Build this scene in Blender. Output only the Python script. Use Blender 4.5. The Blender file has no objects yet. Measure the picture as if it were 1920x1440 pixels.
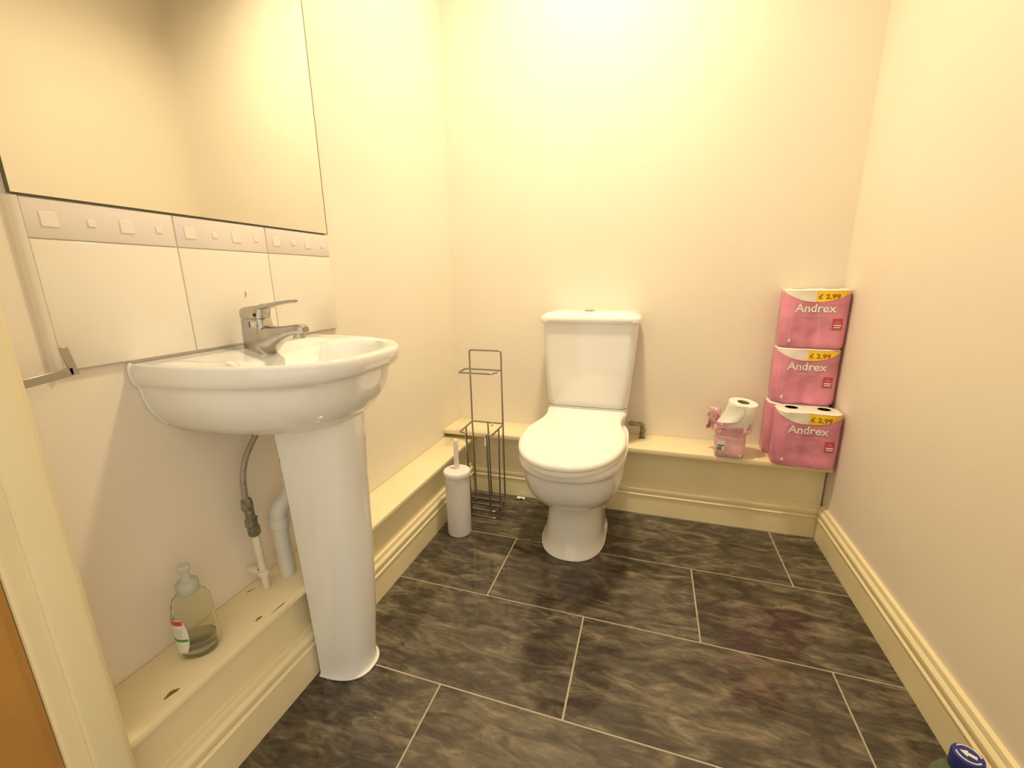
import bpy, bmesh, math, random
from mathutils import Vector, Matrix, noise
random.seed(7)
sc = bpy.context.scene
COL = sc.collection
PI = math.pi

# ------------------------------------------------------------------ camera
S = 0.93
def camera():
    rx, ry, rz = -.2391, .0155, .3144
    M = Matrix.Rotation(rz, 3, 'Z') @ Matrix.Rotation(rx, 3, 'X') @ Matrix.Rotation(ry, 3, 'Y')
    right, fwd, up = M.col[0], M.col[1], M.col[2]
    cd = bpy.data.cameras.new('camera')
    cd.sensor_width = 36.0
    cd.lens = 799.6 / 1920 * 36.0
    cd.clip_start = .02
    co = bpy.data.objects.new('camera', cd)
    COL.objects.link(co)
    m = Matrix.Identity(4)
    for i in range(3):
        m[i][0] = right[i]; m[i][1] = up[i]; m[i][2] = -fwd[i]
    m[0][3], m[1][3], m[2][3] = .911 * S, -1.9134 * S, S
    co.matrix_world = m
    sc.camera = co
camera()

# ------------------------------------------------------------------ light, exposure
w = bpy.data.worlds.new('world'); sc.world = w
w.use_nodes = True
w.node_tree.nodes['Background'].inputs[0].default_value = (1, .87, .65, 1)
w.node_tree.nodes['Background'].inputs[1].default_value = 1.25
LX, LY, LZ = .66, -.58, 2.462
ld = bpy.data.lights.new('ceiling_lamp', 'AREA')
ld.shape = 'DISK'; ld.size = .17; ld.energy = 19.5; ld.color = (1, .815, .50); ld.spread = math.radians(133)
lo = bpy.data.objects.new('ceiling_lamp', ld); COL.objects.link(lo)
lo.location = (LX, LY, LZ); lo.rotation_euler = (math.radians(7), math.radians(3), 0)
sc.view_settings.view_transform = 'Standard'
sc.view_settings.look = 'None'
sc.view_settings.gamma = 1
sc.view_settings.use_curve_mapping = False
sc.view_settings.exposure = 0.0

# ------------------------------------------------------------------ materials
def mat(name, col, rough=.5, metal=0., bump=0., bscale=60., var=0., vscale=6., coat=0., spec=.5,
        trans=0., ior=1.45, alpha=1.):
    m = bpy.data.materials.new(name); m.use_nodes = True
    nt = m.node_tree; b = nt.nodes['Principled BSDF']
    b.inputs['Base Color'].default_value = (*col, 1)
    b.inputs['Roughness'].default_value = rough
    b.inputs['Metallic'].default_value = metal
    b.inputs['Specular IOR Level'].default_value = spec
    b.inputs['Coat Weight'].default_value = coat
    b.inputs['Coat Roughness'].default_value = .06
    b.inputs['Transmission Weight'].default_value = trans
    b.inputs['IOR'].default_value = ior
    b.inputs['Alpha'].default_value = alpha
    tc = nt.nodes.new('ShaderNodeTexCoord')
    if var:
        n = nt.nodes.new('ShaderNodeTexNoise'); n.inputs['Scale'].default_value = vscale
        n.inputs['Detail'].default_value = 5
        nt.links.new(tc.outputs['Object'], n.inputs['Vector'])
        r = nt.nodes.new('ShaderNodeValToRGB')
        r.color_ramp.elements[0].position = .3; r.color_ramp.elements[1].position = .7
        r.color_ramp.elements[0].color = (*[c * (1 - var) for c in col], 1)
        r.color_ramp.elements[1].color = (*[min(1, c * (1 + var)) for c in col], 1)
        nt.links.new(n.outputs['Fac'], r.inputs['Fac'])
        nt.links.new(r.outputs['Color'], b.inputs['Base Color'])
    if bump:
        n2 = nt.nodes.new('ShaderNodeTexNoise'); n2.inputs['Scale'].default_value = bscale
        n2.inputs['Detail'].default_value = 4
        nt.links.new(tc.outputs['Object'], n2.inputs['Vector'])
        bp = nt.nodes.new('ShaderNodeBump'); bp.inputs['Strength'].default_value = bump
        bp.inputs['Distance'].default_value = .004
        nt.links.new(n2.outputs['Fac'], bp.inputs['Height'])
        nt.links.new(bp.outputs['Normal'], b.inputs['Normal'])
    return m

def floor_mat():
    m = bpy.data.materials.new('slate_vinyl'); m.use_nodes = True
    nt = m.node_tree; N = nt.nodes; Lk = nt.links.new
    b = N['Principled BSDF']
    tc = N.new('ShaderNodeTexCoord'); oi = N.new('ShaderNodeObjectInfo')
    mp = N.new('ShaderNodeMapping'); mp.inputs['Scale'].default_value = (7.5, 22.0, 7.5)
    cm = N.new('ShaderNodeCombineXYZ')
    mu = N.new('ShaderNodeMath'); mu.operation = 'MULTIPLY'; mu.inputs[1].default_value = 37.
    Lk(oi.outputs['Random'], mu.inputs[0]); Lk(mu.outputs[0], cm.inputs[2]); Lk(mu.outputs[0], cm.inputs[0])
    Lk(tc.outputs['Object'], mp.inputs['Vector']); Lk(cm.outputs[0], mp.inputs['Location'])
    n1 = N.new('ShaderNodeTexNoise'); n1.inputs['Scale'].default_value = 1.0; n1.inputs['Detail'].default_value = 8
    n1.inputs['Roughness'].default_value = .62; n1.inputs['Distortion'].default_value = 1.1
    Lk(mp.outputs[0], n1.inputs['Vector'])
    r1 = N.new('ShaderNodeValToRGB'); cr = r1.color_ramp
    cr.elements[0].position = .30; cr.elements[0].color = (.036, .029, .024, 1)
    cr.elements[1].position = .74; cr.elements[1].color = (.27, .235, .175, 1)
    e = cr.elements.new(.45); e.color = (.075, .063, .050, 1)
    e = cr.elements.new(.56); e.color = (.135, .117, .090, 1)
    Lk(n1.outputs['Fac'], r1.inputs['Fac'])
    n2 = N.new('ShaderNodeTexNoise'); n2.inputs['Scale'].default_value = 2.6; n2.inputs['Detail'].default_value = 9
    n2.inputs['Distortion'].default_value = 1.2
    Lk(mp.outputs[0], n2.inputs['Vector'])
    r2 = N.new('ShaderNodeValToRGB')
    r2.color_ramp.elements[0].position = .38; r2.color_ramp.elements[0].color = (.68, .64, .62, 1)
    r2.color_ramp.elements[1].position = .68; r2.color_ramp.elements[1].color = (1.22, 1.2, 1.12, 1)
    Lk(n2.outputs['Fac'], r2.inputs['Fac'])
    mx = N.new('ShaderNodeMix'); mx.data_type = 'RGBA'; mx.blend_type = 'MULTIPLY'
    mx.inputs[0].default_value = 1
    Lk(r1.outputs[0], mx.inputs[6]); Lk(r2.outputs[0], mx.inputs[7])
    Lk(mx.outputs[2], b.inputs['Base Color'])
    n3 = N.new('ShaderNodeTexNoise'); n3.inputs['Scale'].default_value = 4; n3.inputs['Detail'].default_value = 6
    Lk(tc.outputs['Object'], n3.inputs['Vector'])
    rr = N.new('ShaderNodeMapRange'); rr.inputs[3].default_value = .05; rr.inputs[4].default_value = .11
    Lk(n3.outputs['Fac'], rr.inputs[0]); Lk(rr.outputs[0], b.inputs['Roughness'])
    bp = N.new('ShaderNodeBump'); bp.inputs['Strength'].default_value = .02; bp.inputs['Distance'].default_value = .002
    Lk(n2.outputs['Fac'], bp.inputs['Height']); Lk(bp.outputs['Normal'], b.inputs['Normal'])
    b.inputs['Specular IOR Level'].default_value = .65
    return m

MT = dict(
    wall=mat('wall_paint', (.86, .79, .70), .75, bump=.10, bscale=90, var=.02, vscale=3, spec=.3),
    ceil=mat('ceiling_paint', (.86, .84, .80), .9),
    gloss=mat('cream_gloss', (.90, .80, .54), .32, bump=.03, bscale=25, var=.04, vscale=5),
    floor=floor_mat(),
    grout=mat('grout_strip', (.46, .42, .33), .6, var=.1, vscale=20),
    tile=mat('white_tile', (.82, .77, .70), .12, bump=.02, bscale=15, coat=.3),
    border=mat('lilac_tile', (.78, .71, .69), .2, bump=.03, bscale=90, var=.03),
    motif=mat('motif_glaze', (.835, .775, .725), .2),
    tgrout=mat('tile_grout', (.74, .67, .56), .8),
    trimw=mat('white_trim', (.80, .76, .68), .35),
    ceramic=mat('ceramic', (.84, .84, .84), .10, coat=.5, var=.01),
    plastic=mat('seat_plastic', (.88, .87, .85), .18, coat=.2),
    brushp=mat('brush_plastic', (.80, .77, .80), .4),
    chrome=mat('chrome', (.50, .48, .46), .24, metal=1, var=.12, vscale=40),
    satin=mat('satin_metal', (.46, .44, .40), .38, metal=1),
    button=mat('button_chrome', (.70, .70, .70), .2, metal=1),
    wire=mat('dull_wire', (.34, .33, .31), .32, metal=1),
    braid=mat('braided_hose', (.42, .38, .32), .4, metal=.7, bump=.6, bscale=400),
    valve=mat('tarnished_brass', (.27, .26, .20), .45, metal=.6, var=.25, vscale=60),
    oldpipe=mat('painted_pipe', (.80, .76, .64), .45, var=.08, vscale=18),
    grey=mat('waste_plastic', (.74, .71, .66), .4, var=.06, vscale=20),
    dark=mat('dark_gap', (.05, .035, .025), .7),
    copper=mat('copper_stub', (.40, .22, .12), .4, metal=.8),
    chip=mat('bare_wood_chip', (.25, .15, .07), .8),
    silicone=mat('silicone', (.86, .85, .82), .4),
    pink=mat('pink_wrap', (.73, .275, .42), .22, bump=.55, bscale=24, var=.22, vscale=10, coat=.3),
    palepink=mat('pale_pink_film', (.86, .50, .57), .2, bump=.5, bscale=40, var=.18, vscale=22, coat=.3),
    paper=mat('tissue_paper', (.88, .87, .84), .85, bump=.25, bscale=220),
    filmw=mat('white_film', (.88, .85, .80), .3, bump=.25, bscale=30),
    yellow=mat('price_yellow', (.93, .66, .04), .35),
    brown=mat('price_brown', (.38, .10, .02), .5),
    white=mat('print_white', (.90, .88, .86), .45),
    fade=mat('print_faint', (.86, .42, .52), .4),
    badge=mat('badge_red', (.58, .07, .12), .4),
    card=mat('card_core', (.33, .27, .18), .9),
    green=mat('label_green', (.10, .30, .06), .5),
    red=mat('label_red', (.60, .06, .08), .5),
    labelw=mat('label_white', (.80, .80, .76), .4),
    soapclear=mat('clear_plastic', (.93, .93, .84), .04, trans=.96, ior=1.12),
    soap=mat('soap_liquid', (.78, .74, .60), .05, trans=.9, ior=1.15),
    pumpc=mat('frosted_cap', (.80, .82, .78), .3, trans=.55, ior=1.2),
    bluecap=mat('blue_cap', (.025, .035, .26), .3),
    greenclear=mat('green_clear', (.74, .90, .70), .05, trans=.93, ior=1.15),
    frame=mat('frame_paint', (.80, .71, .48), .38, bump=.03, bscale=30, var=.03),
    oak=mat('oak_veneer', (.46, .24, .06), .45, bump=.06, bscale=80, var=.12, vscale=7),
    opal=mat('opal_glass', (.9, .88, .82), .4),
)
def mirror_mat():
    m = bpy.data.materials.new('mirror_silver'); m.use_nodes = True
    b = m.node_tree.nodes['Principled BSDF']
    b.inputs['Base Color'].default_value = (.80, .80, .74, 1)
    b.inputs['Metallic'].default_value = 1
    N = m.node_tree.nodes; Lk = m.node_tree.links.new
    tc = N.new('ShaderNodeTexCoord'); n = N.new('ShaderNodeTexNoise')
    n.inputs['Scale'].default_value = 3.5; n.inputs['Detail'].default_value = 4; n.inputs['Distortion'].default_value = 1.5
    Lk(tc.outputs['Object'], n.inputs['Vector'])
    r = N.new('ShaderNodeMapRange'); r.inputs[1].default_value = .35; r.inputs[2].default_value = .7
    r.inputs[3].default_value = .05; r.inputs[4].default_value = .20
    Lk(n.outputs['Fac'], r.inputs[0]); Lk(r.outputs[0], b.inputs['Roughness'])
    return m
MT['mirror'] = mirror_mat()
MT['mirror_edge'] = mat('mirror_edge', (.10, .10, .06), .3)

# ------------------------------------------------------------------ helpers
BASE = {}
def link(name, me, parent=None):
    o = bpy.data.objects.new(name, me); COL.objects.link(o)
    return o
def thing(name, label, cat, base, group=None, kind=None):
    o = link(name, None); o.empty_display_size = .05
    o.location = base; BASE[o.name] = Vector(base)
    if label: o['label'] = label
    if kind: o['kind'] = kind
    if cat: o['category'] = cat
    if group: o['group'] = group
    return o
def tag(o, label=None, cat=None, group=None, kind=None):
    if label: o['label'] = label
    if cat: o['category'] = cat
    if group: o['group'] = group
    if kind: o['kind'] = kind
    return o
def mk(name, vf, m, parent=None, smooth=None, base=None):
    """world-space verts/faces -> one mesh object; smooth = sharp angle in degrees or None for flat"""
    vs, fs = vf
    if parent is not None: b = BASE[parent.name]
    else: b = Vector(base) if base is not None else Vector((0, 0, 0))
    me = bpy.data.meshes.new(name)
    me.from_pydata([Vector(v) - b for v in vs], [], fs)
    bm = bmesh.new(); bm.from_mesh(me)
    bmesh.ops.recalc_face_normals(bm, faces=bm.faces)
    bm.to_mesh(me); bm.free()
    if smooth is not None:
        for p in me.polygons: p.use_smooth = True
        me.set_sharp_from_angle(angle=math.radians(smooth))
    for k in (m if isinstance(m, (list, tuple)) else [m]): me.materials.append(MT[k])
    o = link(name, me)
    BASE[o.name] = b
    if parent is not None: o.parent = parent
    else: o.location = b
    return o
def join(*parts):
    V, F = [], []
    for v, f in parts:
        n = len(V); V += list(v); F += [tuple(i + n for i in q) for q in f]
    return V, F
def bmvf(bm):
    bm.verts.index_update()
    r = ([v.co.copy() for v in bm.verts], [tuple(v.index for v in f.verts) for f in bm.faces])
    bm.free(); return r
def box(x0, x1, y0, y1, z0, z1, bev=0., seg=2):
    bm = bmesh.new(); bmesh.ops.create_cube(bm, size=1)
    for v in bm.verts:
        v.co = Vector(((x0 + x1) / 2 + v.co.x * (x1 - x0), (y0 + y1) / 2 + v.co.y * (y1 - y0), (z0 + z1) / 2 + v.co.z * (z1 - z0)))
    if bev: bmesh.ops.bevel(bm, geom=bm.edges[:], offset=bev, segments=seg, profile=.5, affect='EDGES')
    return bmvf(bm)
def loft(rings, cap0=True, cap1=True, closed=True):
    n = len(rings[0]); V = [p for r in rings for p in r]; F = []
    for i in range(len(rings) - 1):
        for j in range(n if closed else n - 1):
            k = (j + 1) % n
            F.append((i * n + j, i * n + k, (i + 1) * n + k, (i + 1) * n + j))
    if cap0: F.append(tuple(range(n))[::-1])
    if cap1: F.append(tuple((len(rings) - 1) * n + j for j in range(n)))
    return V, F
def circ(c, r, n=24, axis='z', ry=None):
    ry = r if ry is None else ry
    o = []
    for i in range(n):
        a = 2 * PI * i / n; u, v = r * math.cos(a), ry * math.sin(a)
        if axis == 'z': o.append(Vector((c[0] + u, c[1] + v, c[2])))
        elif axis == 'x': o.append(Vector((c[0], c[1] + u, c[2] + v)))
        else: o.append(Vector((c[0] + u, c[1], c[2] + v)))
    return o
def lathe(c, prof, n=32):
    """prof = [(r,z)...] about the vertical axis through c"""
    return loft([circ((c[0], c[1], c[2] + z), max(r, 1e-4), n) for r, z in prof], prof[0][0] > 1e-3, prof[-1][0] > 1e-3)
def tube(path, r, n=10, closed=False, radii=None):
    P = [Vector(p) for p in path]; rings = []
    up = Vector((0, 0, 1)); prev = None
    for i, p in enumerate(P):
        if closed: t = (P[(i + 1) % len(P)] - P[i - 1])
        else: t = P[min(i + 1, len(P) - 1)] - P[max(i - 1, 0)]
        t.normalize()
        if prev is None:
            a = up if abs(t.dot(up)) < .9 else Vector((1, 0, 0))
            u = (a - t * a.dot(t)).normalized()
        else:
            u = (prev - t * prev.dot(t)).normalized()
        prev = u; v = t.cross(u)
        rr = radii[i] if radii else r
        rings.append([p + (u * math.cos(2 * PI * k / n) + v * math.sin(2 * PI * k / n)) * rr for k in range(n)])
    if closed:
        rings.append(rings[0]); return loft(rings, False, False)
    return loft(rings)
def rounded(path, r, seg=5, closed=False):
    P = [Vector(p) for p in path]; out = []; n = len(P)
    for i, p in enumerate(P):
        if not closed and i in (0, n - 1): out.append(p); continue
        a, b = P[i - 1], P[(i + 1) % n]
        da, db = (a - p), (b - p)
        ra = min(r, da.length * .45, db.length * .45)
        s, e = p + da.normalized() * ra, p + db.normalized() * ra
        for k in range(seg + 1):
            t = k / seg
            out.append(s.lerp(p, t).lerp(p.lerp(e, t), t))
    return out
def smooth_path(pts, sub=8):
    P = [Vector(p) for p in pts]; out = []
    for i in range(len(P) - 1):
        p0, p1, p2, p3 = P[max(i - 1, 0)], P[i], P[i + 1], P[min(i + 2, len(P) - 1)]
        for k in range(sub):
            t = k / sub
            out.append(.5 * ((2 * p1) + (p2 - p0) * t + (2 * p0 - 5 * p1 + 4 * p2 - p3) * t * t + (3 * p1 - p0 - 3 * p2 + p3) * t ** 3))
    out.append(P[-1]); return out
def prism(poly, axis, a, b):
    """poly 2D -> extruded between a and b. axis 'y': poly=(x,z); 'x': (y,z); 'z': (x,y)"""
    def P(p, t):
        return Vector((p[0], t, p[1])) if axis == 'y' else Vector((t, p[0], p[1])) if axis == 'x' else Vector((p[0], p[1], t))
    return loft([[P(p, a) for p in poly], [P(p, b) for p in poly]])
def bevelled(vf, off, seg=2, ang=30):
    bm = bmesh.new()
    vs = [bm.verts.new(v) for v in vf[0]]
    for f in vf[1]: bm.faces.new([vs[i] for i in f])
    bmesh.ops.recalc_face_normals(bm, faces=bm.faces)
    ed = [e for e in bm.edges if len(e.link_faces) == 2 and e.calc_face_angle(0) > math.radians(ang)]
    bmesh.ops.bevel(bm, geom=ed, offset=off, segments=seg, profile=.5, affect='EDGES', clamp_overlap=True)
    return bmvf(bm)
def rrect(cx, cy, hx, hy, r, z, n=6, power=None):
    o = []
    for q, (sx, sy) in enumerate(((1, 1), (-1, 1), (-1, -1), (1, -1))):
        for k in range(n + 1):
            a = PI / 2 * (q + k / n)
            o.append(Vector((cx + sx * (hx - r) + r * math.cos(a), cy + sy * (hy - r) + r * math.sin(a), z)))
    return o
def xform(vf, M):
    return [M @ Vector(v) for v in vf[0]], vf[1]
def sstep(a, b, x):
    t = max(0, min(1, (x - a) / (b - a))); return t * t * (3 - 2 * t)
def lerp_tab(tab, x):
    if x <= tab[0][0]: return tab[0][1]
    for (a, u), (b, v) in zip(tab, tab[1:]):
        if x <= b: return u + (v - u) * (x - a) / (b - a)
    return tab[-1][1]

# ------------------------------------------------------------------ room shell
W, YF, H = 1.474, -1.50, 2.50
fl = mk('floor', box(-.35, W + .15, -2.6, .10, -.06, -.0015), 'grout'); tag(fl, kind='structure')
def build_floor():
    L, RW, g = .5994, .3065, .0022
    for i in range(-1, 5):
        y1 = -.445 - (i - 1) * RW; y0 = y1 - RW
        off = .4224 if i % 2 else .7155
        k = -2
        while off + k * L < W:
            x0, x1 = off + k * L, off + (k + 1) * L
            a0, a1 = max(x0, .112), min(x1, W - .008)
            b0, b1 = max(y0, -1.70), min(y1, -.118)
            k += 1
            if a1 - a0 < .02 or b1 - b0 < .02: continue
            vf = box(a0 + g, a1 - g, b0 + g, b1 - g, -.003, 0, .0006, 1)
            o = mk('floor_tile', vf, 'floor', fl)
build_floor()
mk_s = lambda n, vf, m='wall': tag(mk(n, vf, m), kind='structure')
wl = mk_s('wall_left', box(-.10, 0, YF, .10, 0, H))
wb = mk_s('wall_back', box(0, W, 0, .10, 0, H))
wr = mk_s('wall_right', box(W, W + .10, YF - .1, .10, 0, H))
mk_s('ceiling', box(-.10, W + .10, YF - .1, .10, H, H + .08), 'ceil')
# front wall with the doorway the camera stands in
mk_s('wall_front', join(box(1.14, W, YF - .10, YF, 0, H), box(-.10, 1.14, YF - .10, YF, 2.04, H), box(-.10, .098, YF - .10, YF, 0, 2.04)))

# door frame at the left edge of the picture
fr = thing('trim_1', 'cream painted door frame post at the left edge', None, (.12, -1.55, 0), kind='structure')
mk('jamb', bevelled(prism([(.098, -1.490), (.147, -1.490), (.1545, -1.4985), (.1545, -1.5310), (.098, -1.5310)], 'z', 0, 2.04), .0016, 2), 'frame', fr, 40)
mk('rebate', box(.098, .1435, -1.5530, -1.5312, 0, 2.04), 'frame', fr)
d1 = thing('door_1', 'open oak veneer door leaf beside the left frame post', None, (.12, -1.70, 0), kind='structure')
mk('door_leaf', box(.098, .1385, -2.32, -1.5535, .006, 2.03, .0015), 'oak', d1, 40)
rj = thing('trim_2', 'cream painted door frame post on the right of the doorway', None, (1.12, -1.55, 0), kind='structure')
mk('jamb', box(1.105, 1.139, -1.60, -1.497, 0, 2.04, .003), 'frame', rj, 40)

# pipe boxing along the back and left walls
ZB, ZL = .2925, .255
bb = thing('pipe_boxing', 'cream painted boxed ledge running along the back wall behind the toilet', 'boxed ledge', (.8, -.06, 0))
mk('lid', box(.001, 1.4695, -.172, -.0005, ZB - .019, ZB, .002), 'gloss', bb, 40)
mk('front_panel', box(.001, 1.4675, -.124, -.106, 0.0005, ZB - .0195), 'gloss', bb)
lb = thing('pipe_boxing', 'cream painted boxed ledge running along the left wall under the basin', 'boxed ledge', (.06, -.8, 0))
lid = mk('lid', box(.001, .1315, -1.499, -.126, ZL - .015, ZL, .0018), 'gloss', lb, 40)
mk('front_panel', box(.088, .106, -1.499, -.126, 0.0005, ZL - .0155), 'gloss', lb)
def chip(x, y, a, rx, ry, par, z):
    n = 12; pts = []
    for i in range(n):
        t = 2 * PI * i / n; k = 1 + .25 * math.sin(3 * t + x * 90)
        u, v = rx * k * math.cos(t), ry * k * math.sin(t)
        pts.append((x + u * math.cos(a) - v * math.sin(a), y + u * math.sin(a) + v * math.cos(a)))
    mk('paint_chip', prism(pts, 'z', z - .0005, z + .0003), 'chip', par)
chip(.109, -1.234, 1.5, .0075, .0028, lid, ZL); chip(.108, -1.407, 1.4, .011, .0045, lid, ZL)
chip(.124, -1.196, 1.55, .018, .0012, lid, ZL); chip(.020, -1.175, 1.2, .009, .0016, lid, ZL)

def baseboard(name, a, b, nrm, h, t, label):
    """a,b = ends at the face of the wall, nrm = outward; moulded profile with two beads"""
    prof = [(0, 0), (t, 0), (t, h * .60), (t + .0035, h * .635), (t + .0035, h * .655), (t - .001, h * .69), (t - .001, h * .71),
            (t + .0015, h * .74), (t + .003, h * .79), (t + .0025, h * .84), (t - .001, h * .88), (t - .004, h * .90), (t - .004, h * .93), (t - .006, h * .99), (t - .009, h), (0, h)]
    a, b, n = Vector(a), Vector(b), Vector(nrm)
    rings = [[p + n * u + Vector((0, 0, v)) for u, v in prof] for p in (a, b)]
    o = mk(name, loft(rings), 'gloss', None, 25)
    tag(o, label, None, None, 'structure'); return o
baseboard('baseboard_back', (.127, -.1245, .0004), (1.4665, -.1245, .0004), (0, -1, 0), .128, .0125, 'moulded cream baseboard along the back ledge')
baseboard('baseboard_left', (.1065, -1.498, .0004), (.1065, -.128, .0004), (1, 0, 0), .133, .0155, 'moulded cream baseboard along the left ledge')
baseboard('baseboard_right', (W - .0003, -1.498, .0004), (W - .0003, -.142, .0004), (-1, 0, 0), .133, .0155, 'moulded cream baseboard along the right wall')

# ------------------------------------------------------------------ splashback tiles and mirror
def splash():
    ys = (-1.3865, -1.182, -.982, -.780); z0, zm, z1 = .806, .998, 1.0535
    g = .0009
    mk('tile_grout', box(-.002, .0045, ys[0], ys[3], z0, z1), 'tgrout', wl)
    for i in range(3):
        a, b = ys[i] + g, ys[i + 1] - g
        mk('tile', box(-.001, .0075, a, b, z0, zm - g, .0016, 3), 'tile', wl, 40)
        bt = mk('border_tile', box(-.001, .0075, a, b, zm + g, z1, .0012, 2), 'border', wl, 40)
        for k, (u, s) in enumerate(((.135, .0105), (.385, .0055), (.625, .0105), (.87, .0055))):
            y = a + (b - a) * u; z = 1.0256
            mk('relief_square', box(.0065, .0090, y - s, y + s, z - s, z + s, .0008, 1), 'motif', bt, 40)
    # rounded white edging strip at the near end of the tiles
    poly = [(-1.3995, -.001)] + [(-1.3875 - .012 * math.cos(a) , .010 * math.sin(a)) for a in [PI / 2 * k / 5 for k in range(6)]] + [(-1.3875, -.001)]
    mk('edge_trim', loft([[Vector((x, y, z)) for y, x in poly] for z in (z0 + .001, z1)]), 'trimw', wl, 40)
    mk('tile_scratch', tube([(.0078, -1.058, .903), (.0082, -1.056, .908), (.0078, -1.057, .914)], .0006, 5), 'dark', wl)
splash()
mi = mk('wall_mirror', box(.0015, .0085, -1.3935, -.781, 1.0562, 1.86), ['mirror_edge', 'mirror'], None, None, (.0015, -1.09, 1.0562))
for p in mi.data.polygons: p.material_index = 1 if p.normal.x > .9 else 0
for q in ((-.7826, -.781, 1.0562, 1.86), (-1.3935, -.7826, 1.0562, 1.0575), (-1.3935, -1.3925, 1.0575, 1.86)):
    mk('edge_strip', box(.0084, .0089, *q), 'mirror_edge', mi)
tag(mi, 'large frameless mirror fixed above the white tiles on the left wall', 'mirror')

# flat metal bar with an upturned end, beside the tiles
t = thing('roll_holder', 'flat metal holder bar with upturned end below the mirror by the door frame', 'roll holder', (.0, -1.47, .80))
mk('bar', bevelled(loft([[Vector((x, y, z)) for x, z in ((.036, zz), (.040, zz), (.040, zz + hh), (.036, zz + hh))] for y, zz, hh in ((-1.492, .790, .0125), (-1.3905, .8025, .0125))]), .0008, 1), 'satin', t, 40)
mk('upturned_end', bevelled(loft([[Vector((x, y + dy, z)) for x, dy in ((.036, 0), (.040, 0), (.040, .0105), (.036, .0105))] for y, z in ((-1.3945, .8035), (-1.4005, .8455))]), .0008, 1), 'satin', t, 40)
mk('wall_plate', box(.0002, .036, -1.490, -1.472, .786, .810, .002), 'satin', t, 40)

# ------------------------------------------------------------------ basin
CY = -1.088
def basin_outline(hw, dep, n=72, p=2.65, x0=.001):
    """D-shaped outline from the wall, going from -y side round the front to +y side; closed along the wall"""
    o = []
    for i in range(n + 1):
        a = PI * i / n
        c, s = math.cos(a), math.sin(a)
        y = -math.copysign(abs(c) ** (2 / p), c) * hw
        x = x0 + (abs(s) ** (2 / p)) * dep
        o.append((x, y))
    return o
BPROF = [(.058, .20, .640), (.104, .238, .645), (.145, .274, .659), (.170, .297, .681), (.187, .313, .704), (.1965, .322, .727), (.2000, .3265, .748),
         (.2020, .3300, .758), (.2055, .3400, .7615), (.2075, .3445, .7645), (.2100, .3500, .7720), (.2115, .3530, .7830), (.2117, .3532, .7930), (.2105, .3520, .7980), (.2075, .3485, .8003)]
def under(x, y):
    """height of the bowl's underside above a point (y relative to the basin centre)"""
    pp = 2.65
    def f(hw, d): return (max(x, 0) / d) ** pp + (abs(y) / hw) ** pp
    if f(*BPROF[0][:2]) <= 1: return BPROF[0][2]
    for (h0, d0, z0), (h1, d1, z1) in zip(BPROF, BPROF[1:]):
        a, b = f(h0, d0), f(h1, d1)
        if b <= 1: return z0 + (z1 - z0) * (a - 1) / max(a - b, 1e-6)
    return BPROF[-1][2]
def basin():
    t = thing('washbasin', 'white ceramic wall basin under the mirror', 'basin', (0, CY, .64))
    rings = []
    # underside profile: (half width, depth, z)
    for hw, dep, z in BPROF:
        rings.append([Vector((x, CY + y, z + .0 * x)) for x, y in basin_outline(hw, dep)])
    # top: concentric rings to the cavity centre
    ox, hw0, d0 = .205, .2075, .3485
    out = basin_outline(hw0, d0)
    def zt(x, y):
        rho = math.sqrt(((x - .215) / .108) ** 2 + (y / .165) ** 2)
        plat = .7995 - .0145 * sstep(.0, .025, x - .012) * (1 - sstep(.10, .15, x)) * (1 - sstep(.10, .165, abs(y)))
        z = plat
        d = .115 * (1 - min(1, rho) ** 2.4) ** .75 if rho < 1 else 0
        z -= d
        z -= .004 * (1 - sstep(.95, 1.16, rho)) if rho > .95 else .004
        return z
    for s in (.985, .96, .93, .90, .87, .84, .81, .78, .74, .70, .65, .58, .5, .4, .3, .2, .1, .03):
        r = []
        for x, y in out:
            xx, yy = ox + (x - ox) * s, y * s
            r.append(Vector((xx, CY + yy, zt(xx, yy))))
        rings.append(r)
    bowl = mk('basin_bowl', loft(rings, True, True), 'ceramic', t, 50)
    # silicone bead where the near side meets the wall
    pts = [(.0035, CY - hw - .001, z) for hw, dep, z in BPROF if z > .68]
    mk('silicone_bead', tube(smooth_path([(p[0], p[1], p[2]) for p in pts], 3), .0032, 8), 'silicone', t, 60)
    # overflow ring and waste
    mk('plug_waste', lathe((.215, CY, .6815), [(.0, .0), (.021, .0), (.021, .003), (.016, .004), (.0, .0035)], 20), 'chrome', t, 40)
basin()
def pedestal():
    t = thing('basin_pedestal', 'tapering white ceramic pedestal standing under the basin', 'pedestal', (.16, -1.065, 0))
    prof = [(0, .062, .105), (.004, .063, .1055), (.01, .0605, .103), (.05, .0605, .106), (.15, .0635, .117), (.30, .068, .127), (.45, .073, .132), (.58, .079, .136), (.638, .083, .139)]
    rings = []
    for z, hw, dep in prof:
        o = []
        n = 28; p = 2.5
        for i in range(n + 1):
            a = PI * i / n; c, s = math.cos(a), math.sin(a)
            o.append((.1325 + abs(s) ** (2 / p) * dep, -math.copysign(abs(c) ** (2 / p), c) * hw))
        inner = [(.1325 + max(0, (x - .1325)) * .86, y * .86) for x, y in o][::-1]
        rings.append([Vector((x, -1.065 + y + .012 * (z - .3) * -.6, z)) for x, y in o + inner])
    for p in rings[-1]: p.z = max(.632, under(p.x, p.y - CY) - .0006)
    mk('column', loft(rings), 'ceramic', t, 45)
    o = []
    for i in range(25):
        a = PI * i / 24; c, s = math.cos(a), math.sin(a)
        o.append((.133 + abs(s) ** .8 * .107, -1.0635 - math.copysign(abs(c) ** .8, c) * .063, .0035))
    mk('silicone_bead', tube(o, .0034, 8), 'silicone', t, 60)
pedestal()

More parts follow.
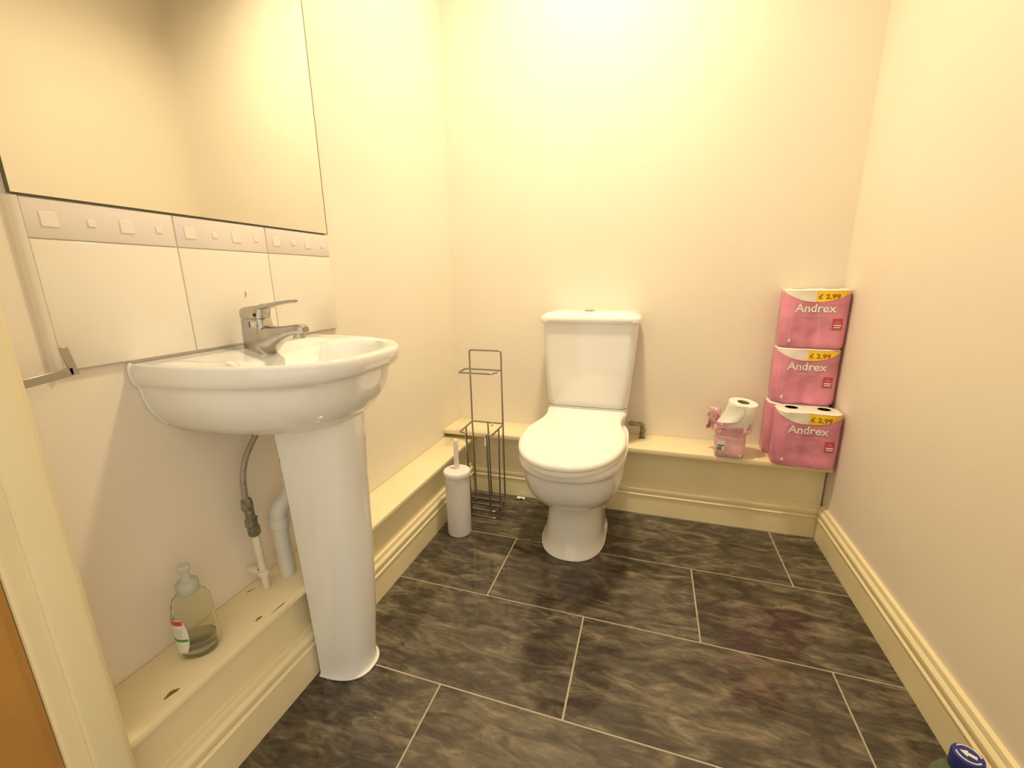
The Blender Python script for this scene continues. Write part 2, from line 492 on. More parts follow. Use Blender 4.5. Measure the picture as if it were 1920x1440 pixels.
# mixer tap
def tap():
    yc = -1.09
    t = thing('mixer_tap', 'chrome single lever mixer tap on the basin', 'tap', (.06, yc, .784))
    def sec(stations, pw=3.2, n=24):
        """stations: (centre x, z, half thickness in plane dir (tx,tz), half width y)"""
        rings = []
        for (x, z, dx, dz, hw) in stations:
            r = []
            for i in range(n):
                a = 2 * PI * i / n; c, s = math.cos(a), math.sin(a)
                u = math.copysign(abs(c) ** (2 / pw), c); v = math.copysign(abs(s) ** (2 / pw), s)
                r.append(Vector((x + dx * u, yc + hw * v, z + dz * u)))
            rings.append(r)
        return loft(rings)
    mk('body', sec([(.064, .7835, .0310, 0, .0215), (.064, .7865, .0315, 0, .0220), (.0645, .80, .0310, 0, .0218), (.0650, .815, .0312, 0, .0214), (.0655, .832, .0315, 0, .0212), (.065, .845, .0300, 0, .0205), (.0645, .858, .0290, 0, .0202), (.064, .8605, .0280, 0, .0195)], 3.2), 'chrome', t, 45)
    mk('spout', sec([(.074, .8165, .006, -.0315, .0208), (.091, .8170, .005, -.0300, .0200), (.103, .8210, .004, -.0250, .0190), (.116, .8265, .003, -.0190, .0180), (.135, .8320, .0015, -.0142, .0168), (.155, .837, .001, -.0115, .0155), (.172, .8395, .0005, -.011, .015), (.183, .840, 0, -.0095, .0135), (.1895, .8395, 0, -.006, .009)]), 'chrome', t, 45)
    mk('aerator', sec([(.1715, .832, .0115, 0, .0115), (.1718, .8225, .0112, 0, .0112), (.172, .8215, .0095, 0, .0095)], 2.0), 'chrome', t, 40)
    lv = mk('lever', sec([(.0635, .8615, .0285, 0, .0200), (.0635, .870, .0300, 0, .0203), (.0645, .8765, .0305, .001, .0198), (.0675, .8830, .0315, .003, .0180), (.069, .8860, .0270, .003, .0155)]), 'chrome', t, 45)
    mk('lever_arm', sec([(.070, .8795, .001, -.0055, .0175), (.095, .885, .001, -.0058, .0165), (.112, .8885, .001, -.0045, .0145), (.130, .8915, .0008, -.0036, .012), (.150, .894, .0005, -.0034, .011), (.166, .8955, .0003, -.0034, .0105), (.1705, .8958, 0, -.0024, .009)]), 'chrome', lv, 45)
    mk('indicator', box(.070, .087, yc - .0228, yc - .0185, .844, .8560, .001), 'button', t, 40)
    mk('blue_mark', box(.0685, .0720, yc - .0232, yc - .019, .844, .8560, .0008), 'bluecap', t, 40)
    mk('screw_hole', loft([circ((.083, yc - .0206, .869), .0032, 12, 'y'), circ((.083, yc - .016, .869), .0032, 12, 'y')]), 'dark', t)
    mk('pop_up_rod', tube([(.038, yc, .825), (.027, yc, .826), (.025, yc, .827)], .0022, 8), 'chrome', t, 40)
tap()

# pipes under the basin
def pipes():
    t = thing('supply_pipe', 'braided hose and isolating valve on a painted pipe left of the pedestal', 'water pipe', (.045, -1.157, ZL))
    mk('hose', tube(smooth_path([(.060, -1.108, .638), (.050, -1.128, .608), (.045, -1.152, .570), (.045, -1.165, .530), (.045, -1.168, .478)], 8), .0062, 10), 'braid', t, 60)
    v = mk('valve', join(lathe((.045, -1.1665, .462), [(.0085, .022), (.0105, .018), (.0115, .008), (.0115, -.002), (.009, -.005)], 8),
                         lathe((.045, -1.164, .425), [(.0095, .034), (.0095, .010), (.0125, .008), (.0125, -.006), (.0095, -.008)], 12),
                         lathe((.045, -1.161, .400), [(.0095, .017), (.0125, .014), (.0125, -.004), (.009, -.008)], 8),
                         loft([circ((.052, -1.164, .440), .0055, 10, 'x'), circ((.0605, -1.164, .440), .005, 10, 'x')])), 'valve', t, 40)
    mk('pipe', tube([(.045, -1.1600, .397), (.045, -1.1560, .30), (.045, -1.1545, ZL + .0005)], .0080, 14), 'oldpipe', t, 60)
    mk('pipe_clip', join(lathe((.045, -1.155, .296), [(.0085, -.006), (.0125, -.006), (.0125, .006), (.0085, .006)], 16), box(.001, .040, -1.164, -1.150, .290, .302, .002)), 'oldpipe', t, 40)
    t = thing('waste_pipe', 'grey white plastic waste trap and pipe behind the pedestal', 'waste pipe', (.055, -1.10, ZL))
    mk('tail_pipe', tube([(.075, -1.072, .638), (.075, -1.072, .50)], .0165, 16), 'oldpipe', t, 60)
    mk('trap_nut', lathe((.075, -1.072, .512), [(.017, .030), (.021, .028), (.021, .004), (.0185, .002), (.0185, -.006), (.021, -.008), (.021, -.020), (.017, -.022)], 14), 'oldpipe', t, 30)
    mk('trap_bend', tube(smooth_path([(.075, -1.072, .495), (.074, -1.074, .47), (.070, -1.083, .447), (.060, -1.098, .430), (.056, -1.1035, .408), (.055, -1.104, .39)], 6), .0195, 16), 'grey', t, 60)
    mk('bend_collar', lathe((.055, -1.1035, .385), [(.0215, .022), (.0225, .018), (.0225, -.002), (.020, -.004)], 18), 'grey', t, 40)
    mk('waste_stack', tube([(.055, -1.1035, .385), (.055, -1.1015, ZL + .0005)], .0185, 18), 'grey', t, 60)
    t = thing('pipe_stub', 'short copper pipe stub beside the pedestal back', 'pipe', (.095, -1.075, ZL))
    mk('copper_pipe', tube([(.100, -1.040, ZL + .0005), (.100, -1.040, .33), (.100, -1.040, .62)], .0075, 12), 'copper', t, 60)
    mk('collar', lathe((.100, -1.040, ZL + .030), [(.008, -.01), (.011, -.008), (.011, .008), (.008, .010)], 12), 'dark', t, 40)
pipes()

# ------------------------------------------------------------------ toilet
TX = .630
def toilet():
    t = thing('toilet', 'white close coupled toilet against the back wall', 'toilet', (TX, -.42, 0))
    def ring(hw, yf, yb, z, n=56, pf=2.3, pb=4.0, cx=TX):
        """egg outline: front tip yf (towards camera), back yb"""
        ym = yb + (yf - yb) * .52
        o = []
        for i in range(n):
            a = 2 * PI * i / n; c, s = math.cos(a), math.sin(a)
            p = pf if s < 0 else pb
            x = math.copysign(abs(c) ** (2 / p), c) * hw
            y = ym + (abs(s) ** (2 / p)) * ((yf - ym) if s < 0 else (yb - ym))
            o.append(Vector((cx + x, y, z)))
        return o
    pr = [(.1115, -.520, -.176, 0), (.1125, -.522, -.176, .005), (.111, -.519, -.176, .010), (.1065, -.510, -.176, .016), (.1025, -.502, -.176, .05), (.0985, -.496, -.176, .09), (.096, -.492, -.176, .13), (.0955, -.491, -.176, .165),
          (.099, -.500, -.176, .186), (.111, -.533, -.176, .199), (.1265, -.572, -.176, .216), (.140, -.606, -.176, .239), (.1520, -.636, -.176, .267), (.160, -.656, -.176, .295), (.1635, -.668, -.176, .325), (.1652, -.674, -.176, .350), (.1657, -.676, -.176, .364),
          (.1675, -.681, -.176, .3672), (.1705, -.692, -.176, .3715), (.172, -.699, -.176, .380), (.172, -.699, -.176, .395), (.170, -.696, -.176, .4005)]
    mk('pan', loft([ring(hw, yf, yb, z, cx=TX - .008 * (1 - sstep(.0, .3, z))) for hw, yf, yb, z in pr]), 'ceramic', t, 45)
    # rear deck that carries the cistern, above the ledge
    mk('rear_deck', loft([rrect(TX, -.0945, hx, hy, .03, z) for hx, hy, z in ((.10, .086, .2955), (.125, .089, .33), (.145, .091, .38), (.153, .0925, .425), (.152, .0915, .4445))]), 'ceramic', t, 45)
    mk('outlet_spigot', loft([rrect(TX - .014, -.235, hx, .055, .02, z) for hx, z in ((.112, .10), (.118, .11), (.122, .20), (.115, .215))]), 'ceramic', t, 45)
    o = [p + Vector((0, 0, .003)) for p in ring(.1122, -.5215, -.18, 0, cx=TX - .008)]
    mk('silicone_bead', tube(o, .0032, 6, closed=True), 'silicone', t, 60)
    # seat and lid
    tab = [(y_, h_ * .97) for y_, h_ in ((-.725, 0), (-.7245, .018), (-.722, .035), (-.715, .056), (-.70, .083), (-.68, .106), (-.65, .130), (-.61, .150), (-.56, .165), (-.51, .1725), (-.46, .1735), (-.41, .168), (-.36, .156), (-.31, .1475), (-.26, .1460), (-.22, .1510), (-.193, .1560))]
    def seat_outline(inset, z):
        L = []
        for y, hw in tab:
            k = (y + .196) / (-.725 + .196)
            yy = y + inset * (1 if k > .9 else k)
            L.append((max(0, hw - inset * (1 if hw > inset else 0)), yy))
        # smooth resample
        P = smooth_path([(h, y, 0) for h, y in L], 3)
        R = [Vector((TX + p.x, p.y, z)) for p in P]
        Lf = [Vector((TX - p.x, p.y, z)) for p in P[1:]][::-1]
        return R + [] + Lf
    def slab(z0, z1, r, top_r, grow=0):
        rs = []
        for k in range(5):
            a = PI / 2 * k / 4; rs.append(seat_outline(r * (1 - math.sin(a)) - grow, z0 + r * (1 - math.cos(a))))
        for k in range(7):
            a = PI / 2 * k / 6; rs.append(seat_outline(top_r * (1 - math.cos(a)) - grow, z1 - top_r + top_r * math.sin(a)))
        return rs
    st = mk('seat_ring', loft(slab(.4015, .4185, .004, .004, -.004)), 'plastic', t, 40)
    mk('seat_lid', loft(slab(.4195, .4405, .004, .013)), 'plastic', t, 40)
    for s in (-1, 1):
        mk('hinge', loft([circ((TX + s * .075 - .018, -.20, .4325), .009, 14, 'x'), circ((TX + s * .075 + .018, -.20, .4325), .009, 14, 'x')]), 'plastic', t, 40)
    # cistern
    rings = []
    for z, hx, yf in ((.4455, .150, -.176), (.449, .1535, -.180), (.47, .1560, -.1835), (.56, .1640, -.1860), (.66, .1715, -.1875), (.745, .1770, -.1885), (.771, .1780, -.189)):
        r = rrect(TX, (yf - .004) / 2, hx, abs(yf + .004) / 2, .028, z, 8)
        # bowed front
        for p in r:
            if p.y < yf * .5: p.y -= .010 * (1 - ((p.x - TX) / hx) ** 2) * (1 if p.y < yf + .02 else .3)
        rings.append(r)
    cis = mk('cistern', loft(rings), 'ceramic', t, 45)
    rings = []
    for z, g in ((.7715, -.003), (.774, 0.0), (.786, .001), (.7925, -.002), (.7985, -.008), (.8040, -.018), (.8085, -.032), (.8110, -.050), (.8118, -.070)):
        r = rrect(TX, -.101, .187 + g, .0975 + g, max(.034 + g * .45, .008), z, 8)
        for p in r:
            if p.y < -.1: p.y -= .010 * (1 - ((p.x - TX) / .19) ** 2)
        rings.append(r)
    cl = mk('cistern_lid', loft(rings), 'ceramic', t, 45)
    bt = mk('flush_button', join(lathe((TX - .005, -.133, .8106), [(.0, 0), (.021, 0), (.021, .004), (.0185, .0052), (.018, .0045)], 28)), 'button', cl, 40)
    mk('button_half', prism([(TX - .005 - .017, -.1335)] + [(TX - .005 - .017 * math.cos(a), -.1335 + .017 * math.sin(a)) for a in [PI * k / 12 for k in range(1, 12)]] + [(TX - .005 + .017, -.1335)], 'z', .8144, .8168), 'button', bt, 40)
    mk('button_half', prism([(TX - .005 - .017, -.1355)] + [(TX - .005 - .017 * math.cos(a), -.1355 - .017 * math.sin(a)) for a in [PI * k / 12 for k in range(1, 12)]] + [(TX - .005 + .017, -.1355)], 'z', .8144, .8164), 'button', bt, 40)
    # screw cover cap at the right of the foot
    mk('screw_cover', xform(lathe((0, 0, 0), [(.0, .006), (.008, .005), (.012, .0)], 14), Matrix.Translation((TX + .105, -.36, .055)) @ Matrix.Rotation(PI / 2, 4, 'Y')), 'plastic', t, 60)
toilet()
def supply_valve():
    t = thing('inlet_valve', 'tarnished brass inlet elbow on the ledge right of the toilet', 'valve', (.842, -.05, ZB))
    mk('inlet_pipe', tube([(.7835, -.05, .350), (.815, -.05, .3505)], .0055, 12), 'copper', t, 60)
    mk('nut', join(loft([circ((x, -.05, .351), r, 8, 'x') for x, r in ((.791, .006), (.793, .0105), (.807, .0105), (.809, .0065))]), loft([circ((x, -.05, .351), r, 12, 'x') for x, r in ((.809, .0075), (.822, .0075))])), 'valve', t, 30)
    mk('elbow', join(tube(smooth_path([(.820, -.05, .351), (.834, -.05, .351), (.841, -.05, .345), (.842, -.05, .330), (.842, -.05, .318)], 5), .0085, 12),
                     lathe((.842, -.05, .300), [(.0085, .018), (.0115, .016), (.0115, .002), (.007, 0), (.0065, -.007)], 8),
                     loft([circ((.848, -.05, .327), .006, 10, 'x'), circ((.8565, -.05, .327), .0055, 10, 'x')])), 'valve', t, 40)
    mk('floor_collar', lathe((.842, -.05, ZB), [(.015, .0003), (.014, .003), (.007, .0045)], 16), 'chrome', t, 40)
supply_valve()

# ------------------------------------------------------------------ wire roll stand
def stand():
    t = thing('roll_stand', 'grey wire toilet roll stand beside the toilet', 'roll stand', (.235, -.285, 0))
    r = .0036
    x0, x1, yb, yf = .1665, .305, -.216, -.346
    def rect(z, a=0, cl=True): return rounded([(x0 + a, yb, z), (x1, yb, z), (x1, yf, z), (x0 + a, yf, z)], .012, 4, True)
    mk('base_frame', tube(rect(r), r, 8, True), 'wire', t, 60)
    mk('base_frame', tube(rect(.033), r, 8, True), 'wire', t, 60)
    for x, y in ((x0 + .001, -.30), (x1 - .001, -.30), (x0 + .001, -.25), (x1 - .001, -.25)):
        mk('foot_post', tube([(x, y, r), (x, y, .033)], r, 8), 'wire', t, 60)
    for y in (-.258, -.302):
        mk('base_bar', tube([(x0, y, .033), (x1, y, .033)], r * .9, 8), 'wire', t, 60)
    # tall back hoop
    mk('back_hoop', tube(rounded([(.1705, -.222, .033), (.164, -.222, .35), (.1625, -.222, .661), (.2965, -.222, .661), (.299, -.222, .35), (.302, -.222, .033)], .010, 5), r, 8), 'wire', t, 60)
    # roll arm
    mk('roll_arm', tube(rounded([(.2975, -.226, .584), (.143, -.226, .584), (.149, -.302, .584), (.281, -.300, .584), (.299, -.276, .586)], .008, 4), r, 8), 'wire', t, 60)
    # store ring, open at the front, its ends turned down into rods
    z = .365
    mk('store_ring', tube(rounded([(.285, -.348, .036), (.283, -.369, z - .01), (.285, -.371, z), (.306, -.368, z), (.307, -.230, z), (.169, -.229, z), (.174, -.369, z), (.2, -.371, z), (.2, -.369, z - .01), (.203, -.348, .036)], .010, 4), r, 8), 'wire', t, 60)
    for a, b in (((.236, -.229, z), (.240, -.217, .033)), ((.170, -.30, z), (.1675, -.29, .033)), ((.3065, -.295, z), (.3045, -.29, .033))):
        mk('rod', tube([a, b], r * .95, 8), 'wire', t, 60)
    mk('tape_scrap', xform(box(-.004, .004, -.0003, .0003, -.02, .0), Matrix.Translation((.262, -.234, .366)) @ Matrix.Rotation(.5, 4, 'Y')), 'paper', t)
    mk('tape_scrap', xform(box(-.003, .003, -.0003, .0003, -.03, .0), Matrix.Translation((.281, -.3745, .352))), 'paper', t)
stand()
def brush():
    c = (.2010, -.4640, 0)
    t = thing('toilet_brush', 'white plastic toilet brush in a cylindrical holder in front of the wire stand', 'toilet brush', c)
    h = mk('holder', lathe(c, [(.040, 0), (.0435, .002), (.0442, .006), (.0448, .12), (.0458, .2340), (.0445, .2355)], 40), 'brushp', t, 40)
    mk('lid', lathe(c, [(.0462, .2360), (.0497, .2380), (.0502, .2440), (.0500, .2500), (.0480, .2545), (.030, .2575), (.0125, .2585), (.0095, .262)], 40), 'brushp', t, 40)
    mk('handle', lathe(c, [(.0092, .258), (.0088, .30), (.0086, .366), (.0080, .3725), (.0052, .3755), (.001, .376)], 20), 'brushp', t, 40)
brush()

# ------------------------------------------------------------------ soap bottle on the left ledge
def soap_bottle():
    c = Vector((.0650, -1.3230, ZL + .0003))
    t = thing('soap_bottle', 'clear soap bottle with a frosted cap standing on the left ledge', 'bottle', c)
    rot = .6
    def ring(hx, hy, z, n=36):
        o = []
        for i in range(n):
            a = 2 * PI * i / n; ca, sa = math.cos(a), math.sin(a)
            u = math.copysign(abs(ca) ** .85, ca) * hx; v = math.copysign(abs(sa) ** .85, sa) * hy
            o.append(c + Vector((u * math.cos(rot) - v * math.sin(rot), u * math.sin(rot) + v * math.cos(rot), z)))
        return o
    out = [(.026, .022, 0), (.0305, .026, .002), (.0325, .028, .008), (.0325, .028, .03), (.0320, .0275, .07), (.0310, .0265, .095), (.029, .025, .109), (.025, .022, .119), (.019, .018, .126), (.0145, .0145, .130), (.0135, .0135, .140)]
    inn = [(.9 * a if i else a * .8, .9 * b if i else b * .8, z + (.0025 if i == 0 else 0)) for i, (a, b, z) in enumerate(out)]
    rings = [ring(*p) for p in out] + [ring(*p) for p in inn[::-1]]
    mk('bottle_body', loft(rings), 'soapclear', t, 50)
    mk('liquid', loft([ring(.0215, .018, .0035), ring(.0272, .0232, .008), ring(.0278, .0238, .030), ring(.0272, .0232, .0305)]), 'soap', t, 50)
    cp = mk('cap', lathe(c, [(.0165, .126), (.0180, .128), (.0178, .146), (.0150, .1495), (.0085, .151), (.0070, .160), (.0065, .170)], 24), 'pumpc', t, 40)
    mk('pump_head', loft([circ(c + Vector((0, 0, z)), r, 16) for r, z in ((.0055, .168), (.0105, .170), (.0105, .178), (.0085, .181))]), 'pumpc', t, 40)
    # label on the -x/-y side, wrapped round the body
    def patch(name, m, a0, a1, z0, z1, off, par, oval=0.):
        n = 14; V = []; F = []
        for j in range(9):
            z = z0 + (z1 - z0) * j / 8
            k = 1 - oval * (abs(j - 4) / 4) ** 2.5
            am, ah = (a0 + a1) / 2, (a1 - a0) / 2 * k
            for i in range(n + 1):
                a = am - ah + 2 * ah * i / n; ca, sa = math.cos(a), math.sin(a)
                hx, hy = .0325 + off, .028 + off
                u = math.copysign(abs(ca) ** .85, ca) * hx; v = math.copysign(abs(sa) ** .85, sa) * hy
                V.append(c + Vector((u * math.cos(rot) - v * math.sin(rot), u * math.sin(rot) + v * math.cos(rot), z)))
        for j in range(8):
            for i in range(n): F.append((j * (n + 1) + i, j * (n + 1) + i + 1, (j + 1) * (n + 1) + i + 1, (j + 1) * (n + 1) + i))
        return mk(name, (V, F), m, par, 60)
    d = -rot - 1.75
    lb_ = patch('label', 'labelw', d - .75, d + .75, .018, .088, .0004, t, .25)
    patch('red_band', 'red', d - .55, d + .60, .077, .086, .0008, lb_)
    patch('green_band', 'green', d - .3, d + .72, .042, .047, .0008, lb_)
    patch('grey_print', 'grey', d + .1, d + .5, .050, .068, .0008, lb_)
soap_bottle()

# blue capped bottle at the lower right
def cap_bottle():
    c = Vector((1.3360, -1.1120, .0003))
    t = thing('capped_bottle', 'green tinted clear bottle with a blue screw cap on the floor by the right wall', 'bottle', c)
    out = [(.030, 0), (.0365, .003), (.038, .010), (.038, .120), (.0375, .150), (.034, .175), (.025, .193), (.0170, .203), (.0160, .212)]
    rings = [circ(c + Vector((0, 0, z)), r, 36) for r, z in out] + [circ(c + Vector((0, 0, max(z, .003))), r * .93, 36) for r, z in out[::-1]]
    mk('bottle_body', loft(rings), 'greenclear', t, 50)
    cp = mk('screw_cap', lathe(c, [(.0175, .204), (.0188, .206), (.0188, .229), (.0178, .2322), (.0165, .2332), (.001, .2334)], 40), 'bluecap', t, 35)
    ribs = []
    # arrow mark and ring marks on top
    a = math.radians(150)
    R = Matrix.Translation(c + Vector((0, 0, .2333))) @ Matrix.Rotation(a, 4, 'Z')
    mk('arrow_mark', xform(prism([(-.009, -.0028), (.001, -.0028), (.001, -.006), (.0095, 0), (.001, .006), (.001, .0028), (-.009, .0028)], 'z', 0, .0006), R), 'labelw', cp)
    for s in (0, PI):
        arc = [(.0140 * math.cos(q), .0140 * math.sin(q), .0004) for q in [s + .35 + 2.4 * k / 14 for k in range(15)]]
        mk('ring_mark', xform(tube(arc, .0011, 6), R), 'labelw', cp)
cap_bottle()

# ------------------------------------------------------------------ toilet roll packs
def text_vf(s, size, bold=.0, sx=1.):
    cu = bpy.data.curves.new('t', 'FONT'); cu.body = s; cu.size = size; cu.offset = bold; cu.resolution_u = 4
    cu.align_x = 'CENTER'
    ob = bpy.data.objects.new('t', cu); COL.objects.link(ob)
    dg = bpy.context.evaluated_depsgraph_get(); dg.update()
    me = bpy.data.meshes.new_from_object(ob.evaluated_get(dg))
    bm = bmesh.new(); bm.from_mesh(me)
    bmesh.ops.remove_doubles(bm, verts=bm.verts, dist=1e-6)
    bm.verts.index_update()
    V = [(v.co.x * sx, v.co.y) for v in bm.verts]; F = [tuple(v.index for v in f.verts) for f in bm.faces]
    bm.free(); bpy.data.objects.remove(ob); bpy.data.meshes.remove(me); bpy.data.curves.remove(cu)
    return V, F
TXT = {'brand': text_vf('Andrex', .0375, .0007, 1.0), 'sub': text_vf('Family Soft', .0145, .0001, 1.05),
       'price': text_vf('\u00a3 2.99', .0215, .0005, 1.1), 'four': text_vf('4', .019, .0003)}
PW, PH, PD = .0955, .197, .049     # half width, height, half depth
def pack(base, label, seed, yaw=0., tilt=0., top_open=True, prints=True):
    base = Vector(base)
    t = thing('toilet_roll_pack', label, 'toilet rolls', base, 'pink four roll packs in the corner')
    rnd = random.Random(seed)
    M = Matrix.Translation(base) @ Matrix.Rotation(yaw, 4, 'Z') @ Matrix.Rotation(tilt, 4, 'Y')
    def wob(x, z, k=0):
        return .0022 * noise.noise(Vector((x * 28 + seed * 9, z * 34 + k * 5, seed)))
    def front(x, z):
        u = x / PW
        y = -PD + .0045 * math.exp(-(x / .016) ** 2) + wob(x, z)
        if abs(u) > .55: y += .024 * ((abs(u) - .55) / .45) ** 3.2
        return y
    def ringz(z, g=0., n=40):
        o = []
        for i in range(n + 1):
            x = -PW + 2 * PW * i / n
            o.append((x, front(x, z)))
        for i in range(n + 1):
            x = PW - 2 * PW * i / n
            o.append((x, -front(x, z + .3)))
        s = 1 + g
        return [Vector((x * s, y * (1 + g * 1.6), z)) for x, y in o]
    zs = [(0.0, -.06), (.002, -.025), (.007, -.008), (.022, 0)] + [(.022 + (PH - .044) * k / 14, 0) for k in range(1, 14)] + [(PH - .022, 0), (PH - .010, -.003), (PH - .005, -.016)]
    body = mk('wrapper', xform(loft([ringz(z, g) for z, g in zs], True, False), M), 'pink', t, 70)
    topz = [(PH - .0051, -.0155), (PH - .0020, -.04), (PH - .0005, -.09), (PH, -.18)]
    tp = mk('top_film', xform(loft([ringz(z, g) for z, g in topz], False, True), M), 'filmw', t, 70)
    if top_open:
        for s in (-1, 1):
            c = (s * .0475, .004, PH - .0004)
            mk('roll_core', xform(lathe(c, [(.0205, 0), (.0195, .0012), (.0185, .0004), (.001, .0004)], 24), M), 'card', tp, 40)
    def g2(name, m, xz, off, par):      # a printed patch: grid of (x,z) rows laid on the front
        V = [Vector((x, front(x, z) - off, z)) for row in xz for x, z in row]
        n = len(xz[0]); F = []
        for j in range(len(xz) - 1):
            for i in range(n - 1): F.append((j * n + i, j * n + i + 1, (j + 1) * n + i + 1, (j + 1) * n + i))
        return mk(name, xform((V, F), M), m, par, 60)
    def low(x):      # lower edge of the pale crescent
        u = (x / PW); return PH - .008 - .034 * max(0, 1 - abs(u + .02) ** 2.3)
    def cres(x0, x1, n=30, m=7):
        rows = []
        for j in range(m):
            f = j / (m - 1)
            rows.append([(x, low(x) + (PH - .0062 - low(x)) * f) for x in [x0 + (x1 - x0) * i / n for i in range(n + 1)]])
        return rows
    if prints:
        g2('pale_window', 'filmw', cres(-PW * .985, -.004), .0011, body)
        pf = g2('price_flag', 'yellow', cres(-.004, PW * .985), .0013, body)
        def text(name, key, cx, cz, m, off, par, rotz=0.):
            V, F = TXT[key]
            P = []
            for x, y in V:
                X, Z = cx + x, cz + y; P.append(Vector((X, front(X, Z) - off, Z)))
            mk(name, xform((P, F), M), m, par)
        text('price_lettering', 'price', .030, PH - .0315, 'brown', .0018, pf)
        text('brand_lettering', 'brand', -.004, PH - .0745, 'white', .0013, body)
        text('small_lettering', 'sub', -.006, PH - .092, 'fade', .0012, body)
        text('count_lettering', 'four', -.068, .018, 'white', .0013, body)
        bx0, bx1, bz0, bz1 = .049, .0775, .064, .101
        bd = g2('badge', 'badge', [[(bx0 + (bx1 - bx0) * i / 5, bz0 + (bz1 - bz0) * j / 4) for i in range(6)] for j in range(5)], .0012, body)
        for z, a, b, h in ((.0775, .0525, .0740, .0040), (.0705, .0535, .0730, .0036), (.087, .055, .0715, .0016), (.092, .058, .068, .0012)):
            g2('badge_print', 'fade' if z > .08 else 'white', [[(a + (b - a) * i / 4, z + h * j) for i in range(5)] for j in range(2)], .0017, bd)
    return t
XP = 1.3715
pack((XP - .004, -.0505, ZB + .0003), 'pink toilet roll pack at the back of the ledge, mostly hidden behind the lowest pack', 1, 0, 0, False, False)
pack((XP + .003, -.151, ZB + .0003), 'lowest and frontmost pink toilet roll pack, two roll cores showing on its top', 2, math.radians(-2), 0, True)
pack((XP + .002, -.0545, ZB + PH + .0012), 'middle pink toilet roll pack, resting on the rear pack below the top one', 3, math.radians(-2.5), 0, False)
pack((XP + .004, -.0535, ZB + 2 * PH + .0024), 'topmost pink toilet roll pack of the corner stack', 4, math.radians(-4), 0, True)

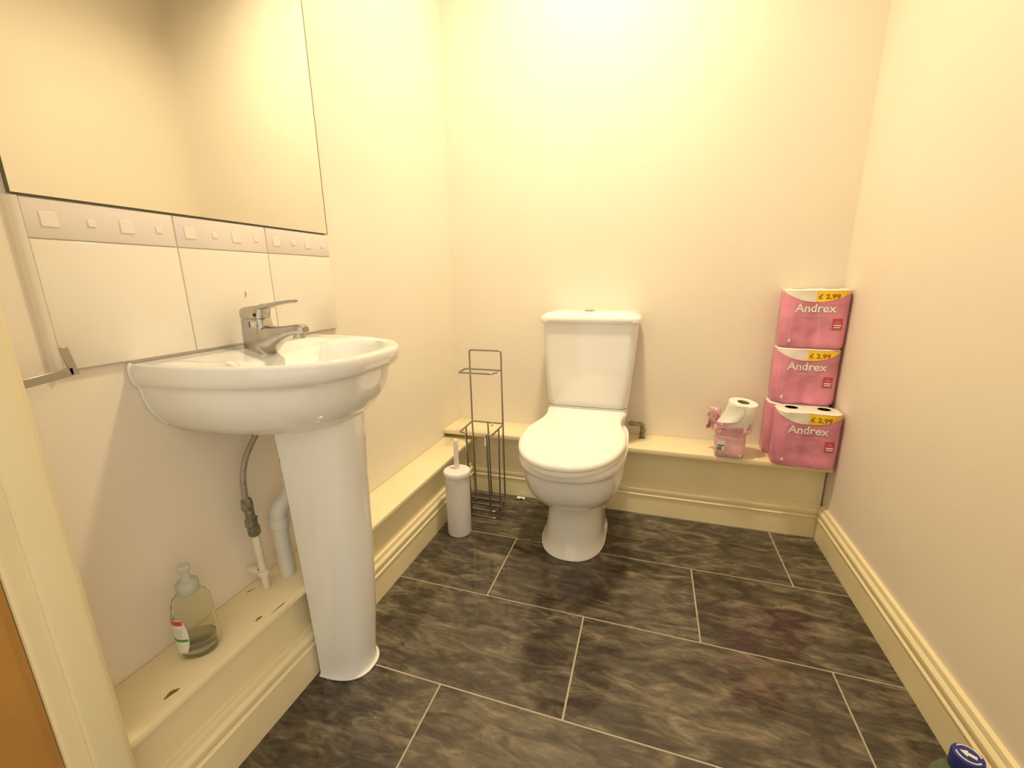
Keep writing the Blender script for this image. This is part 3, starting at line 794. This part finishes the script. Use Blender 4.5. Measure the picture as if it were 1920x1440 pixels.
# opened small pack with a loose roll in it
def opened():
    cx, cy = 1.1480, -.1350
    t = thing('opened_roll_pack', 'torn open small pink pack on the ledge right of the toilet', 'toilet rolls', (cx, cy, ZB))
    M = Matrix.Translation((cx, cy, ZB + .0003)) @ Matrix.Rotation(math.radians(-5), 4, 'Z')
    def ring(h, z, r=.022, wv=0., ph=0):
        o = rrect(0, 0, h, h, r, z, 8)
        for i, p in enumerate(o):
            k = noise.noise(Vector((p.x * 40, p.y * 40, z * 30 + ph)))
            p.x *= 1 + wv * k; p.y *= 1 + wv * k; p.z += wv * .12 * noise.noise(Vector((p.x * 60, p.y * 60, 7 + ph)))
        return o
    body = mk('wrapper', xform(loft([ring(.040, 0), ring(.047, .004, .02, .02), ring(.0495, .02, .018, .03), ring(.050, .05, .018, .03), ring(.049, .078, .02, .04), ring(.046, .090, .02, .05), ring(.036, .0945, .02, .05)]), M), 'palepink', t, 60)
    mk('torn_collar', xform(loft([ring(.0475, .084, .022, .06), ring(.0515, .093, .026, .10), ring(.0550, .101, .030, .16, 2), ring(.0570, .109, .034, .24, 4), ring(.0600, .118, .038, .30, 5)], False, False), M), 'palepink', t, 60)
    # loose flap of film standing up at the back left
    V, F = [], []
    n, m = 8, 9
    for j in range(m):
        for i in range(n):
            u, v = i / (n - 1), j / (m - 1)
            x = -.062 + .040 * (u - .5) * (1 - .35 * v) + .010 * noise.noise(Vector((u * 4, v * 5, 1)))
            y = .008 + .022 * math.sin(u * 5 + v * 3) * .6 + .012 * noise.noise(Vector((u * 5, v * 4, 9)))
            V.append(Vector((x, y, .085 + .085 * v + .008 * noise.noise(Vector((u * 6, v * 2, 3))))))
    for j in range(m - 1):
        for i in range(n - 1): F.append((j * n + i, j * n + i + 1, (j + 1) * n + i + 1, (j + 1) * n + i))
    mk('film_flap', xform((V, F), M), 'palepink', t, 60)
    tw = []
    for a in range(1, 9):
        th = PI * a / 9; z = math.cos(th)
        ring_ = []
        for b in range(16):
            ph = 2 * PI * b / 16; d = Vector((math.sin(th) * math.cos(ph), math.sin(th) * math.sin(ph), z))
            k = .018 * (1 + .55 * noise.noise(d * 2.3 + Vector((4, 2, 1))))
            ring_.append(Vector((-.056, .012, .158)) + Vector((d.x * k * 1.1, d.y * k * .8, d.z * k * .75)))
        tw.append(ring_)
    mk('crumpled_corner', xform(loft(tw), M), 'palepink', t, 60)
    def pr(name, m, x0, x1, z0, z1, off, par):
        return mk(name, xform(box(x0, x1, -.0513 - off, -.0500, z0, z1), M), m, par)
    lp = pr('info_label', 'labelw', -.042, -.018, .030, .062, .0004, body)
    pr('green_print', 'green', -.041, -.026, .031, .043, .0009, lp); pr('dark_print', 'valve', -.040, -.020, .046, .052, .0009, lp)
    V, F = TXT['four']
    mk('count_lettering', xform(([Vector((.034 + x, -.0518, .012 + y)) for x, y in V], F), M), 'white', body)
    # the loose roll
    base = Vector((1.170, -.1330, ZB + .100))
    r = thing('toilet_roll', 'white loose toilet roll sticking up out of the torn pink pack', 'toilet roll', base)
    MR = Matrix.Translation(base) @ Matrix.Rotation(math.radians(5), 4, 'Y') @ Matrix.Rotation(math.radians(5), 4, 'X')
    H2, R2 = .104, .0475
    mk('paper', xform(loft([circ((0, 0, z), rr, 44) for rr, z in ((.0205, 0), (R2 - .002, 0), (R2, .003), (R2, H2 - .003), (R2 - .0015, H2), (.0205, H2), (.0205, .0))], False, False), MR), 'paper', r, 50)
    mk('core', xform(loft([circ((0, 0, z), rr, 30) for rr, z in ((.0203, .001), (.0203, H2 - .0005), (.0193, H2 - .0005), (.0193, .001))], False, False), MR), 'card', r, 50)
    # loose sheet hanging off the front left
    V, F = [], []
    for j in range(8):
        v = j / 7
        for i in range(13):
            u = i / 12; a = math.radians(178 + 92 * u)
            k = R2 + .0012 + .026 * v * v * (1 - u) + .003 * math.sin(u * 6 + v * 4) * v
            z = H2 * .84 - v * (.074 - .040 * u) + .018 * u * (1 - v)
            V.append(Vector((k * math.cos(a), k * math.sin(a), z)))
    for j in range(7):
        for i in range(12): F.append((j * 13 + i, j * 13 + i + 1, (j + 1) * 13 + i + 1, (j + 1) * 13 + i))
    mk('loose_sheet', xform((V, F), MR), 'paper', r, 60)
opened()

# ------------------------------------------------------------------ small debris
def scrap(name, label, c, s, seed):
    V, F = [], []; n = 6
    for j in range(n):
        for i in range(n):
            u, v = i / (n - 1) - .5, j / (n - 1) - .5
            V.append(Vector((c[0] + u * s * (1 + .4 * noise.noise(Vector((v * 4, seed, 0)))), c[1] + v * s * .6, c[2] + .0006 + .010 * abs(noise.noise(Vector((u * 3, v * 3, seed)))) * s / .03)))
    for j in range(n - 1):
        for i in range(n - 1): F.append((j * n + i, j * n + i + 1, (j + 1) * n + i + 1, (j + 1) * n + i))
    o = mk(name, (V, F), 'paper', None, 60, c); tag(o, label, 'paper scrap')
scrap('paper_scrap', 'torn white paper scrap on the floor between the wire stand and toilet', (.352, -.158, .0002), .034, 3.)

# ------------------------------------------------------------------ ceiling light fitting (above the frame)
def ceiling_light():
    t = thing('ceiling_light', 'round flush ceiling light above the middle of the room', 'ceiling light', (LX, LY, H))
    mk('rim', lathe((LX, LY, 0), [(.088, H - .0005), (.118, H - .0005), (.120, H - .020), (.112, H - .030), (.090, H - .030), (.088, H - .0005)], 40), 'trimw', t, 40)
    mk('diffuser', lathe((LX, LY, 0), [(.001, H - .030), (.086, H - .030), (.087, H - .024), (.001, H - .024)], 32), 'opal', t, 40)
ceiling_light()
